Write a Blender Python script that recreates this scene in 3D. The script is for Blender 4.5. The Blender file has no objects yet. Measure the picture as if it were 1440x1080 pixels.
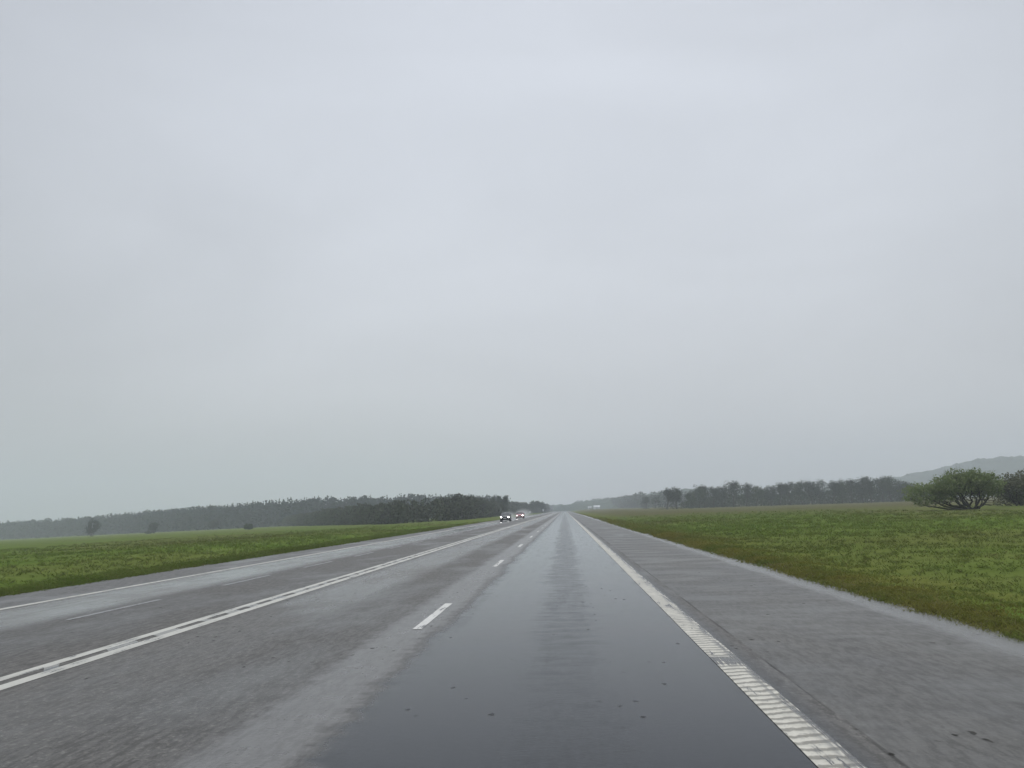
import bpy, bmesh, math, random
import numpy as np
from mathutils import Vector, Matrix, noise as mnoise

random.seed(7)
rng = np.random.default_rng(11)
S = bpy.context.scene
COL = S.collection
R = math.radians

# ------------------------------------------------------------------ helpers
def link(o, parent=None):
    COL.objects.link(o)
    if parent is not None:
        o.parent = parent
    return o

def tag(o, label=None, cat=None, group=None, kind=None):
    if label: o['label'] = label
    if cat: o['category'] = cat
    if group: o['group'] = group
    if kind: o['kind'] = kind
    return o

def empty(name, loc=(0, 0, 0), rz=0.0):
    o = bpy.data.objects.new(name, None)
    o.empty_display_size = 0.3
    o.location = loc
    o.rotation_euler = (0, 0, rz)
    return link(o)

def np_mesh(name, verts, faces, mat=None, parent=None, smooth=False):
    """verts (n,3); faces: list of (m,k) integer arrays"""
    me = bpy.data.meshes.new(name)
    verts = np.asarray(verts, np.float32)
    if not isinstance(faces, list):
        faces = [faces]
    faces = [np.asarray(f, np.int32) for f in faces if len(f)]
    me.vertices.add(len(verts))
    me.vertices.foreach_set('co', verts.ravel())
    nl = sum(f.size for f in faces); npoly = sum(len(f) for f in faces)
    me.loops.add(nl)
    me.loops.foreach_set('vertex_index', np.concatenate([f.ravel() for f in faces]))
    me.polygons.add(npoly)
    starts = []; s = 0
    for f in faces:
        k = f.shape[1]
        starts.append(np.arange(len(f), dtype=np.int32) * k + s)
        s += f.size
    me.polygons.foreach_set('loop_start', np.concatenate(starts))
    me.polygons.foreach_set('use_smooth', np.full(npoly, smooth))
    me.update(calc_edges=True)
    me.validate()
    if mat: me.materials.append(mat)
    o = bpy.data.objects.new(name, me)
    return link(o, parent)

class Geo:
    """collects vertices and faces (by side count) before building one mesh"""
    def __init__(self):
        self.v = []; self.f = {}; self.n = 0
    def add(self, verts, faces):
        verts = np.asarray(verts, np.float32)
        faces = np.asarray(faces, np.int32)
        self.v.append(verts)
        self.f.setdefault(faces.shape[1], []).append(faces + self.n)
        self.n += len(verts)
    def box(self, x0, x1, y0, y1, z0, z1):
        v = [(x0,y0,z0),(x1,y0,z0),(x1,y1,z0),(x0,y1,z0),(x0,y0,z1),(x1,y0,z1),(x1,y1,z1),(x0,y1,z1)]
        f = [(3,2,1,0),(4,5,6,7),(0,1,5,4),(1,2,6,5),(2,3,7,6),(3,0,4,7)]
        self.add(v, f)
    def tubes(self, p0, p1, r0, r1, sides=5):
        p0 = np.asarray(p0, float); p1 = np.asarray(p1, float)
        r0 = np.asarray(r0, float); r1 = np.asarray(r1, float)
        d = p1 - p0
        L = np.linalg.norm(d, axis=1, keepdims=True) + 1e-9
        d = d / L
        ref = np.where(np.abs(d[:, 2:3]) > .9, np.array([[1., 0, 0]]), np.array([[0, 0, 1.]]))
        a = np.cross(d, ref); a /= np.linalg.norm(a, axis=1, keepdims=True)
        b = np.cross(d, a)
        t = np.arange(sides) * 2 * np.pi / sides
        ring = a[:, None, :] * np.cos(t)[None, :, None] + b[:, None, :] * np.sin(t)[None, :, None]
        v0 = p0[:, None, :] + ring * r0[:, None, None]
        v1 = p1[:, None, :] + ring * r1[:, None, None]
        v = np.concatenate([v0, v1], 1).reshape(-1, 3)
        n = len(p0)
        i = np.arange(sides); j = (i + 1) % sides
        q = np.stack([i, j, j + sides, i + sides], 1)
        f = (q[None] + (np.arange(n) * 2 * sides)[:, None, None]).reshape(-1, 4)
        self.add(v, f)
    def cards(self, c, size, rg, flat=0.0, aspect=1.0):
        """randomly turned leaf-sized quads"""
        c = np.asarray(c, float); n = len(c)
        size = np.broadcast_to(np.asarray(size, float), (n,))
        u = rg.normal(size=(n, 3)); u[:, 2] *= (1 - flat)
        u /= np.linalg.norm(u, axis=1, keepdims=True)
        w = rg.normal(size=(n, 3))
        w -= u * (u * w).sum(1, keepdims=True)
        w /= np.linalg.norm(w, axis=1, keepdims=True)
        u = u * (size * .5)[:, None] * aspect; w = w * (size * .5)[:, None]
        v = np.stack([c - u, c - w * .8, c + u, c + w * .8], 1).reshape(-1, 3)
        f = np.arange(n * 4).reshape(n, 4)
        self.add(v, f)
    def build(self, name, mat, parent=None, smooth=False):
        return np_mesh(name, np.concatenate(self.v), [np.concatenate(a) for a in self.f.values()], mat, parent, smooth)

def copy_tree(root):
    r = root.copy(); COL.objects.link(r)
    for ch in root.children:
        c = ch.copy(); COL.objects.link(c); c.parent = r
        for g in ch.children:
            d = g.copy(); COL.objects.link(d); d.parent = c
    return r

# ------------------------------------------------------------------ nodes
class N:
    def __init__(self, name):
        self.m = bpy.data.materials.new(name); self.m.use_nodes = True
        self.t = self.m.node_tree; self.t.nodes.clear()
        self.out = self.t.nodes.new('ShaderNodeOutputMaterial')
    def node(self, typ, **kw):
        n = self.t.nodes.new(typ)
        for k, v in kw.items(): setattr(n, k, v)
        return n
    def put(self, sock, v):
        if isinstance(v, bpy.types.NodeSocket): self.t.links.new(v, sock)
        else: sock.default_value = v
    def math(self, op, a, b=None, c=None, clamp=False):
        n = self.node('ShaderNodeMath', operation=op, use_clamp=clamp)
        self.put(n.inputs[0], a)
        if b is not None: self.put(n.inputs[1], b)
        if c is not None: self.put(n.inputs[2], c)
        return n.outputs[0]
    def mixc(self, f, a, b, blend='MIX'):
        n = self.node('ShaderNodeMix', data_type='RGBA', blend_type=blend)
        self.put(n.inputs[0], f)
        self.put(n.inputs[6], a if not isinstance(a, tuple) else (*a, 1)); self.put(n.inputs[7], b if not isinstance(b, tuple) else (*b, 1))
        return n.outputs[2]
    def mixf(self, f, a, b):
        n = self.node('ShaderNodeMix', data_type='FLOAT')
        self.put(n.inputs[0], f); self.put(n.inputs[2], a); self.put(n.inputs[3], b)
        return n.outputs[0]
    def smooth(self, v, lo, hi, a=0., b=1.):
        n = self.node('ShaderNodeMapRange', interpolation_type='SMOOTHSTEP')
        self.put(n.inputs[0], v); self.put(n.inputs[1], lo); self.put(n.inputs[2], hi)
        self.put(n.inputs[3], a); self.put(n.inputs[4], b)
        return n.outputs[0]
    def coord(self, which='Object', scale=(1, 1, 1), loc=(0, 0, 0)):
        tc = self.node('ShaderNodeTexCoord')
        mp = self.node('ShaderNodeMapping')
        mp.inputs['Scale'].default_value = scale; mp.inputs['Location'].default_value = loc
        self.t.links.new(tc.outputs[which], mp.inputs['Vector'])
        return mp.outputs[0]
    def pos(self, scale=(1, 1, 1), loc=(0, 0, 0)):
        g = self.node('ShaderNodeNewGeometry')
        mp = self.node('ShaderNodeMapping')
        mp.inputs['Scale'].default_value = scale; mp.inputs['Location'].default_value = loc
        self.t.links.new(g.outputs['Position'], mp.inputs['Vector'])
        return mp.outputs[0]
    def noise(self, vec, scale=1., detail=3., rough=.5, dist=0.):
        n = self.node('ShaderNodeTexNoise')
        self.put(n.inputs['Vector'], vec)
        n.inputs['Scale'].default_value = scale; n.inputs['Detail'].default_value = detail
        n.inputs['Roughness'].default_value = rough; n.inputs['Distortion'].default_value = dist
        return n.outputs[0]
    def bump(self, h, strength=.3, dist=.02):
        n = self.node('ShaderNodeBump')
        n.inputs['Strength'].default_value = strength; n.inputs['Distance'].default_value = dist
        self.put(n.inputs['Height'], h)
        return n.outputs[0]
    def sep(self, vec):
        n = self.node('ShaderNodeSeparateXYZ'); self.put(n.inputs[0], vec)
        return n.outputs
    def bsdf(self, color, rough=.6, normal=None, spec=.5, metal=0., trans=None, coat=None, emis=None):
        p = self.node('ShaderNodeBsdfPrincipled')
        self.put(p.inputs['Base Color'], (*color, 1) if isinstance(color, tuple) else color)
        self.put(p.inputs['Roughness'], rough)
        self.put(p.inputs['Specular IOR Level'], spec); self.put(p.inputs['Metallic'], metal)
        if normal is not None: self.put(p.inputs['Normal'], normal)
        if coat is not None:
            p.inputs['Coat Weight'].default_value = coat; p.inputs['Coat Roughness'].default_value = .06
        if emis is not None:
            p.inputs['Emission Color'].default_value = (*emis[0], 1); p.inputs['Emission Strength'].default_value = emis[1]
        self.t.links.new(p.outputs[0], self.out.inputs['Surface'])
        return p

def leaf_mat(name, c1, c2, c3, scale=.35, rough=.7, transl=.25):
    n = N(name)
    g = n.node('ShaderNodeNewGeometry')
    v = n.noise(n.pos(), scale, 3, .6)
    a = n.mixc(n.smooth(v, .38, .62), c1, c2)
    b = n.mixc(n.smooth(g.outputs['Random Per Island'], .55, 1.), a, c3)
    p = n.bsdf(b, rough, spec=.2)
    if transl:
        tr = n.node('ShaderNodeBsdfTranslucent'); n.t.links.new(b, tr.inputs[0])
        mx = n.node('ShaderNodeMixShader'); mx.inputs[0].default_value = transl
        n.t.links.new(p.outputs[0], mx.inputs[1]); n.t.links.new(tr.outputs[0], mx.inputs[2])
        n.t.links.new(mx.outputs[0], n.out.inputs['Surface'])
    return n.m

def bark_mat(name, c1, c2):
    n = N(name)
    v = n.noise(n.coord('Object', (6, 6, 1.2)), 2.5, 4, .65)
    n.bsdf(n.mixc(v, c1, c2), .85, n.bump(v, .5, .03), spec=.25)
    return n.m

def paint_mat(name, c, c2=None, rough=.4, metal=0., coat=None, spec=.5):
    n = N(name)
    v = n.noise(n.coord('Object'), 3., 4, .6)
    n.bsdf(n.mixc(n.smooth(v, .35, .7), c, c2 or tuple(x * .85 for x in c)), n.mixf(v, rough * .8, rough * 1.2), metal=metal, coat=coat, spec=spec)
    return n.m

# ------------------------------------------------------------------ camera
F_PX, W_PX, H_PX = 1106.0, 1440, 1080
VPX, VPY, ROLL = 794.0, 717.0, 0.030
CAM_H = 1.55
d = Vector(((VPX - 720) / F_PX, -(VPY - 540) / F_PX, 1)).normalized()
e = Vector(((VPX + 1000 - 720) / F_PX, -(VPY - 1000 * ROLL - 540) / F_PX, 1))
xr = (e - d * e.dot(d)).normalized()
# right-handed world (X right, Y ahead, Z up) seen in camera axes (x right, y up, z ahead: left-handed)
up = Vector((d.y * xr.z - d.z * xr.y, d.z * xr.x - d.x * xr.z, d.x * xr.y - d.y * xr.x))
if up.y < 0: up = -up
def cam_axis(i):          # world direction of camera axis i
    return Vector((xr[i], d[i], up[i]))
cx, cy, cz = cam_axis(0), cam_axis(1), cam_axis(2)
Mc = Matrix(((cx.x, cy.x, -cz.x, 0), (cx.y, cy.y, -cz.y, 0), (cx.z, cy.z, -cz.z, CAM_H), (0, 0, 0, 1)))
cam = bpy.data.cameras.new('camera')
cam.sensor_width = 36; cam.lens = F_PX / W_PX * 36
cam.clip_start = .05; cam.clip_end = 12000
co = link(bpy.data.objects.new('camera', cam)); co.matrix_world = Mc
S.camera = co

def lat(px, D):           # metres to the side of the road axis at distance D for a picture column (on the horizon)
    return (px - VPX) / F_PX * D
def hor(px):
    return VPY - ROLL * (px - VPX)

# ------------------------------------------------------------------ sky and sun
SUN_EL, SUN_AZ = R(52), R(14)
w = bpy.data.worlds.new('World'); S.world = w; w.use_nodes = True
nt = w.node_tree; nt.nodes.clear()
def wn(t, **k):
    n = nt.nodes.new(t)
    for a, b in k.items(): setattr(n, a, b)
    return n
wo = wn('ShaderNodeOutputWorld'); bg = wn('ShaderNodeBackground'); bg.inputs[1].default_value = .1
sky = wn('ShaderNodeTexSky', sky_type='NISHITA', sun_disc=False)
sky.sun_elevation = SUN_EL; sky.sun_rotation = SUN_AZ
tc = wn('ShaderNodeTexCoord'); sp = wn('ShaderNodeSeparateXYZ'); nt.links.new(tc.outputs['Generated'], sp.inputs[0])
ramp = wn('ShaderNodeValToRGB'); nt.links.new(sp.outputs[2], ramp.inputs[0])
els = ramp.color_ramp.elements
def cloud(v, t): return tuple(v * x for x in t) + (1,)
els[0].position = 0.0; els[0].color = cloud(.55, (1.0, 1.0, 1.02))
els[1].position = 1.0; els[1].color = cloud(1.9, (.97, 1.0, 1.06))
for p_, v_, t_ in ((.10, .575, (.985, 1.0, 1.03)), (.25, .63, (.965, 1.0, 1.065)), (.40, .65, (.955, 1.0, 1.085)), (.58, .64, (.95, 1.0, 1.10)), (.72, 1.05, (.96, 1.0, 1.08))):
    k = els.new(p_); k.color = cloud(v_, t_)
mp = wn('ShaderNodeMapping'); mp.inputs['Scale'].default_value = (1.2, 1.2, 3.4)
nt.links.new(tc.outputs['Generated'], mp.inputs[0])
nz = wn('ShaderNodeTexNoise'); nz.inputs['Scale'].default_value = 1.7; nz.inputs['Detail'].default_value = 4; nz.inputs['Roughness'].default_value = .48; nz.inputs['Distortion'].default_value = .5
nt.links.new(mp.outputs[0], nz.inputs['Vector'])
mr = wn('ShaderNodeMapRange'); mr.inputs[1].default_value = .3; mr.inputs[2].default_value = .7; mr.inputs[3].default_value = 9.6; mr.inputs[4].default_value = 11.0
nt.links.new(nz.outputs[0], mr.inputs[0])
# sky colour brightened towards the view centre, standing in for lens vignetting
gdir = wn('ShaderNodeVectorMath', operation='DOT_PRODUCT'); gdir.inputs[1].default_value = Vector((.02, .95, .30)).normalized()
nt.links.new(tc.outputs['Generated'], gdir.inputs[0])
gm = wn('ShaderNodeMapRange', interpolation_type='SMOOTHSTEP'); gm.inputs[1].default_value = .72; gm.inputs[2].default_value = 1.; gm.inputs[3].default_value = .85; gm.inputs[4].default_value = 1.085
nt.links.new(gdir.outputs['Value'], gm.inputs[0])
mul = wn('ShaderNodeMath', operation='MULTIPLY'); nt.links.new(mr.outputs[0], mul.inputs[0]); nt.links.new(gm.outputs[0], mul.inputs[1])
vs = wn('ShaderNodeVectorMath', operation='SCALE'); nt.links.new(ramp.outputs[0], vs.inputs[0]); nt.links.new(mul.outputs[0], vs.inputs['Scale'])
mix = wn('ShaderNodeMix', data_type='RGBA'); mix.inputs[0].default_value = .96
nt.links.new(sky.outputs[0], mix.inputs[6]); nt.links.new(vs.outputs[0], mix.inputs[7])
nt.links.new(mix.outputs[2], bg.inputs[0]); nt.links.new(bg.outputs[0], wo.inputs[0])

sl = bpy.data.lights.new('sun', 'SUN'); sl.energy = .8; sl.angle = R(25); sl.color = (1, .975, .94)
so = link(bpy.data.objects.new('sun', sl))
sd = Vector((math.sin(SUN_AZ) * math.cos(SUN_EL), math.cos(SUN_AZ) * math.cos(SUN_EL), math.sin(SUN_EL)))
so.rotation_euler = sd.to_track_quat('Z', 'Y').to_euler(); so.location = (0, 0, 60)

S.view_settings.view_transform = 'Standard'; S.view_settings.look = 'None'
S.view_settings.exposure = 0; S.view_settings.gamma = 1
S.render.engine = 'CYCLES'
S.cycles.volume_bounces = 2; S.cycles.max_bounces = 8; S.cycles.diffuse_bounces = 3
S.cycles.sample_clamp_indirect = 4

# ------------------------------------------------------------------ terrain
ROAD_L, ROAD_R = -12.7, 4.86
def sstep(a, b, x):
    t = np.clip((x - a) / (b - a), 0, 1); return t * t * (3 - 2 * t)
def vnoise(x, y, s, seed=0):
    """cheap value noise on arrays"""
    x = x * s + seed * 17.3; y = y * s - seed * 9.1
    xi = np.floor(x); yi = np.floor(y); fx = x - xi; fy = y - yi
    fx = fx * fx * (3 - 2 * fx); fy = fy * fy * (3 - 2 * fy)
    def h(a, b):
        v = np.sin(a * 127.1 + b * 311.7 + seed * 74.7) * 43758.5453
        return v - np.floor(v)
    return (h(xi, yi) * (1 - fx) + h(xi + 1, yi) * fx) * (1 - fy) + (h(xi, yi + 1) * (1 - fx) + h(xi + 1, yi + 1) * fx) * fy - .5

def ground_z(x, y):
    x = np.asarray(x, float); y = np.asarray(y, float)
    ax = np.minimum(np.abs(x), 520)
    left = -.02 * (ax - 13) * sstep(13, 40, np.abs(x))
    yy = np.clip(y, 0, 1000)
    right = (.0020 * (np.minimum(x, 500) - 5) + .0015 * yy) * sstep(6, 24, x)
    z = np.where(x < -4, left, right)
    # edges: a lip of turf above the asphalt, a shallow ditch, lumps
    ed = np.where(x < -4, ROAD_L - x, x - ROAD_R)            # metres outside the road
    wob = .16 * vnoise(x, y, .22, 1) + .10 * vnoise(x, y, 1.3, 2)
    e2 = ed + wob * (1 - sstep(1.5, 4, ed))
    lip = -.10 + .14 * sstep(-.25, .35, e2)
    ditch = -.16 * sstep(.8, 2.6, ed) * (1 - sstep(3.0, 6.5, ed))
    lump = (.10 * vnoise(x, y, .22, 3) + .07 * vnoise(x, y, .7, 4) + .05 * vnoise(x, y, 1.9, 5)) * sstep(.2, 1.6, ed)
    return z + np.where(ed < -1.5, -.10, lip + ditch + lump)

gx = np.concatenate([
    -np.geomspace(16, 2950, 110)[::-1], np.linspace(-15.8, -11.9, 34), np.linspace(-11, 3.6, 12),
    np.linspace(3.9, 9.5, 44), np.geomspace(9.7, 2950, 130)])
gy = np.concatenate([np.linspace(-120, -5, 12), np.linspace(-4, 40, 190), np.geomspace(40.3, 2950, 240)])
GX, GY = np.meshgrid(gx, gy)
GZ = ground_z(GX, GY)
nx, ny = len(gx), len(gy)
idx = np.arange(nx * ny).reshape(ny, nx)
gf = np.stack([idx[:-1, :-1], idx[:-1, 1:], idx[1:, 1:], idx[1:, :-1]], -1).reshape(-1, 4)

n = N('field_grass')
P = n.pos()
sx, sy, sz = n.sep(P)
big = n.noise(P, .035, 4, .55)
mid = n.noise(P, .35, 4, .6, .4)
fine = n.noise(P, 2.6, 5, .7)
tiny = n.noise(P, 14, 3, .7)
c = n.mixc(n.smooth(mid, .36, .64), (.090, .138, .028), (.125, .174, .041))
c = n.mixc(n.smooth(big, .40, .66), c, (.125, .135, .044))
c = n.mixc(n.smooth(fine, .52, .70), c, (.066, .092, .022))
c = n.mixc(n.smooth(tiny, .58, .78), c, (.150, .165, .062))
# dry brown pasture far out on the right, mown paler strip on the left
rdist = n.math('MULTIPLY', n.smooth(sx, 4., 14.), n.smooth(n.math('ADD', sy, n.math('MULTIPLY', mid, 50.)), 80., 210.))
c = n.mixc(n.math('MULTIPLY', rdist, .8), c, (.100, .088, .048))
streak = n.noise(n.pos((.012, .09, 1)), 1., 3, .6)
ldist = n.math('MULTIPLY', n.smooth(sx, -14., -30., 0, 1), n.smooth(streak, .45, .62))
c = n.mixc(n.math('MULTIPLY', ldist, .55), c, (.115, .140, .044))
# bare earth: furrow scars and the verge at the asphalt edge
scar = n.noise(n.pos((.10, .30, 1), (3.1, 7.7, 0)), 1., 5, .65, .6)
c = n.mixc(n.math('MULTIPLY', n.smooth(scar, .66, .72), n.smooth(sx, 8., 14.)), c, (.045, .036, .022))
er = n.smooth(n.math('ADD', sx, n.math('MULTIPLY', mid, -1.1)), 4.9, 5.35, 1, 0)
el = n.smooth(n.math('ADD', sx, n.math('MULTIPLY', mid, 1.0)), -12.9, -12.3, 0, 1)
edge = n.mixf(n.smooth(sx, -4.1, -4.), el, er)
c = n.mixc(n.math('MULTIPLY', edge, .85), c, n.mixc(fine, (.030, .026, .017), (.075, .060, .030)))
yel = n.math('MULTIPLY', n.smooth(sx, 4.8, 5.4), n.smooth(sx, 9.5, 6.5, 0, 1))
c = n.mixc(n.math('MULTIPLY', n.math('MULTIPLY', yel, n.smooth(mid, .35, .6)), .6), c, (.135, .130, .034))
p = n.bsdf(c, 1., n.bump(n.math('ADD', fine, n.math('MULTIPLY', tiny, .4)), .55, .06), spec=0.)
MAT_FIELD = n.m
ground = np_mesh('ground', np.stack([GX, GY, GZ], -1).reshape(-1, 3), gf, MAT_FIELD, smooth=True)
tag(ground, kind='structure')

# ------------------------------------------------------------------ road
n = N('wet_asphalt')
P = n.pos()
sx, sy, sz = n.sep(P)
wob = n.noise(n.pos((.9, .35, 1)), 1., 5, .65, .3)          # wanders along the road
jag = n.noise(n.pos((1.2, 4.0, 1)), 1., 4, .7)              # ragged cross streaks
grain = n.noise(P, 55., 4, .75)
agg = n.noise(P, 18., 3, .7)
strk = n.noise(n.pos((7., .55, 1)), 1., 4, .6)              # streaks along the wheel paths
blot = n.noise(n.pos((.45, .16, 1), (5, 2, 0)), 1., 4, .6)
xw = n.math('ADD', sx, n.math('MULTIPLY', n.math('SUBTRACT', wob, .5), .55))
xj = n.math('ADD', xw, n.math('MULTIPLY', n.math('SUBTRACT', jag, .5), .42))
def band(v, a, b, s=.25):
    return n.math('MULTIPLY', n.smooth(v, a - s, a + s), n.smooth(v, b - s, b + s, 1, 0))
lane = n.math('MULTIPLY', n.smooth(xj, -1.85, -1.60), n.smooth(sx, 1.60, 1.97, 1, 0))     # our lane: dense new mat under a water film
bare_strip = band(xj, -2.55, -1.75, .2)
trk_in = band(xw, -5.4, -3.75, .35)
trk_op = n.math('MULTIPLY', band(xw, -10.75, -8.6, .45), n.smooth(blot, .3, .65, .62, 1.))
shoulder_l = n.smooth(sx, -10.75, -10.85, 0, 1)
film_r = n.smooth(n.math('ADD', sx, n.math('MULTIPLY', n.math('SUBTRACT', wob, .5), .45)), 4.18, 4.5)
shoulder_r = n.smooth(sx, 1.94, 1.97)
# stone colour
old = n.mixc(n.smooth(blot, .35, .65), (.112, .106, .097), (.094, .092, .088))
old = n.mixc(n.smooth(agg, .52, .66), old, (.185, .178, .162))
old = n.mixc(n.smooth(grain, .53, .66), old, (.040, .039, .038))
new = n.mixc(n.smooth(agg, .4, .75), (.010, .013, .018), (.018, .021, .027))
c = n.mixc(lane, old, new)
c = n.mixc(n.math('MULTIPLY', shoulder_r, .75), c, n.mixc(n.smooth(blot, .35, .65), (.098, .096, .088), (.076, .076, .073)))
c = n.mixc(n.math('MULTIPLY', bare_strip, .7), c, (.16, .157, .155))
c = n.mixc(n.math('MULTIPLY', n.math('MAXIMUM', film_r, shoulder_l), .5), c, (.17, .17, .168))
# lengthwise joint beside the right-hand line and loose grit
crk = n.math('MULTIPLY', n.math('MULTIPLY', .6, band(n.math('ADD', sx, n.math('MULTIPLY', wob, .05)), 1.955, 1.985, .008)), n.smooth(strk, .40, .55))
c = n.mixc(n.math('MULTIPLY', crk, .8), c, (.014, .014, .016))
vo = n.node('ShaderNodeTexVoronoi', feature='F1'); 
gw = n.node('ShaderNodeVectorMath', operation='ADD'); n.put(gw.inputs[0], n.pos((7.0, 4.2, 1)))
gn = n.node('ShaderNodeTexNoise'); n.put(gn.inputs['Vector'], n.pos((16, 9, 1))); gn.inputs['Scale'].default_value = 1.
gs = n.node('ShaderNodeVectorMath', operation='SCALE'); n.t.links.new(gn.outputs['Color'], gs.inputs[0]); gs.inputs['Scale'].default_value = .5
n.t.links.new(gs.outputs[0], gw.inputs[1]); n.put(vo.inputs['Vector'], gw.outputs[0])
gsel = n.node('ShaderNodeSeparateColor'); n.t.links.new(vo.outputs['Color'], gsel.inputs[0]); vo.inputs['Scale'].default_value = 1.
grit = n.math('MULTIPLY', n.math('MULTIPLY', n.smooth(vo.outputs['Distance'], .10, .24, 1, 0), n.math('MULTIPLY', n.smooth(gsel.outputs[0], .45, .95), n.mixf(lane, .9, .45))), n.smooth(n.noise(n.pos((.7, .5, 1), (2, 8, 0)), 1., 3, .6), .48, .58))
c = n.mixc(n.math('MULTIPLY', grit, .75), c, (.016, .015, .014))
# water film -> gloss
track = n.math('MAXIMUM', band(xw, -1.45, -.55, .35), band(xw, .45, 1.35, .35))
wet = n.math('MULTIPLY', lane, n.math('ADD', n.mixf(n.smooth(n.mixf(.5, jag, n.noise(n.pos((2.6, 4., 1), (4, 1, 0)), 1., 5, .7)), .34, .68), .86, .66), n.math('MULTIPLY', track, .42), None, True))
wet = n.math('MAXIMUM', wet, n.math('MULTIPLY', trk_in, n.smooth(n.math('ADD', blot, n.smooth(sy, 10., 22., -.12, .1)), .32, .62, .25, .72)))
wet = n.math('MAXIMUM', wet, n.math('MULTIPLY', trk_op, .95))
wet = n.math('MAXIMUM', wet, n.math('MULTIPLY', film_r, .7))
wet = n.math('MAXIMUM', wet, n.math('MULTIPLY', shoulder_r, n.smooth(n.noise(n.pos((.5, 1.1, 1), (9, 4, 0)), 1., 4, .6), .35, .7, .18, .5)))
wet = n.math('MAXIMUM', wet, n.math('MULTIPLY', bare_strip, .58))
wet = n.math('MULTIPLY', wet, n.smooth(strk, .2, .6, .9, 1.))
wet = n.math('MAXIMUM', wet, n.smooth(blot, .42, .72, .0, .55))
rough = n.mixf(wet, .56, .07)
rough = n.math('ADD', rough, n.math('MULTIPLY', n.math('SUBTRACT', jag, .5), .06))
hgt = n.math('ADD', grain, n.math('MULTIPLY', agg, 1.2))
nb = n.node('ShaderNodeBump'); nb.inputs['Distance'].default_value = .006
n.put(nb.inputs['Height'], hgt); n.put(nb.inputs['Strength'], n.mixf(wet, .6, .06))
stone = n.noise(n.pos((15., 3.2, 1)), 1., 5, .75)
gl = n.mixf(wet, n.smooth(stone, .36, .68, .16, .52), .30)
gl = n.math('MULTIPLY', gl, n.math('SUBTRACT', 1., n.math('MAXIMUM', grit, crk)))
rough = n.math('MAXIMUM', rough, n.math('MULTIPLY', n.math('MAXIMUM', grit, crk), .95))
p = n.bsdf(n.mixc(n.math('MULTIPLY', n.smooth(stone, .56, .42), n.math('SUBTRACT', .5, n.math('MULTIPLY', wet, .5), None, True)), c, (.045, .044, .042)), rough, nb.outputs[0], spec=gl)
p.inputs['IOR'].default_value = 1.33
MAT_ROAD = n.m
rx = np.array([ROAD_L - .6, -10.8, -5.7, -1.8, 1.6, 1.95, ROAD_R + .6])
ry = np.concatenate([[-120], np.linspace(-20, 60, 41), np.geomspace(62, 2940, 60)])
RX, RY = np.meshgrid(rx, ry)
idx = np.arange(RX.size).reshape(RX.shape)
rf = np.stack([idx[:-1, :-1], idx[:-1, 1:], idx[1:, 1:], idx[1:, :-1]], -1).reshape(-1, 4)
road = np_mesh('road', np.stack([RX, RY, np.zeros_like(RX)], -1).reshape(-1, 3), rf, MAT_ROAD)
tag(road, kind='structure')

def line_mat(name, ridges=0., holes=.62, c=(.58, .56, .49)):
    n = N(name)
    P = n.pos(); sx, sy, sz = n.sep(P)
    wear = n.noise(n.pos((3.5, 1.1, 1)), 1., 6, .72)
    long = n.noise(n.pos((22, 1.2, 1)), 1., 3, .6)
    patch = n.noise(n.pos((.2, .12, 1), (1.3, .4, 0)), 1., 2, .5)
    col = n.mixc(n.smooth(wear, .4, .75), c, tuple(x * .72 for x in c))
    rgh = .38
    nrm = None
    if ridges:
        ph = n.math('ADD', n.math('MULTIPLY', sy, 2 * math.pi / ridges), n.math('MULTIPLY', n.noise(n.pos((2.6, 1.1, 1)), 1., 5, .65), 12.))
        ph = n.math('ADD', ph, n.math('MULTIPLY', sx, -5.))
        s = n.math('SINE', ph)
        dirt = n.math('MULTIPLY', n.smooth(s, .15, -.7, 0, 1), n.smooth(wear, .25, .48))
        col = n.mixc(n.math('MULTIPLY', dirt, .9), col, (.16, .148, .118))
        nrm = n.bump(n.math('MULTIPLY', s, 1.), .45, .008)
    # worn-through spots show the wet asphalt
    hole = n.smooth(n.math('ADD', n.math('MULTIPLY', wear, .6), n.math('MULTIPLY', long, .5)), holes, holes + .05)
    if ridges:
        right = n.smooth(sx, 1.58, 1.70)
        hole = n.math('MAXIMUM', hole, n.math('MULTIPLY', right, n.smooth(long, .42, .52)))
        hole = n.math('MAXIMUM', hole, n.math('MULTIPLY', n.smooth(n.noise(n.pos((9., 14., 1)), 1., 4, .7), .60, .68), n.smooth(wear, .35, .55)))
        gap = n.math('MULTIPLY', n.smooth(n.math('ADD', sy, n.math('MULTIPLY', wear, .5)), 8.25, 8.5), n.smooth(n.math('ADD', sy, n.math('MULTIPLY', wear, .5)), 9.0, 8.75, 0, 1))
        hole = n.math('MAXIMUM', hole, n.math('MULTIPLY', gap, n.smooth(long, .38, .46)))
    col = n.mixc(n.math('MULTIPLY', hole, .92), col, (.055, .055, .056))
    n.bsdf(col, n.mixf(hole, rgh, .25), nrm, spec=.45)
    return n.m
M_EDGE = line_mat('rumble_line', .15, .62, (.56, .535, .455))
M_LINE = line_mat('line_paint', 0, .61, (.50, .485, .43))
M_DASH = line_mat('dash_paint', 0, .595, (.62, .61, .57))

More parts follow.
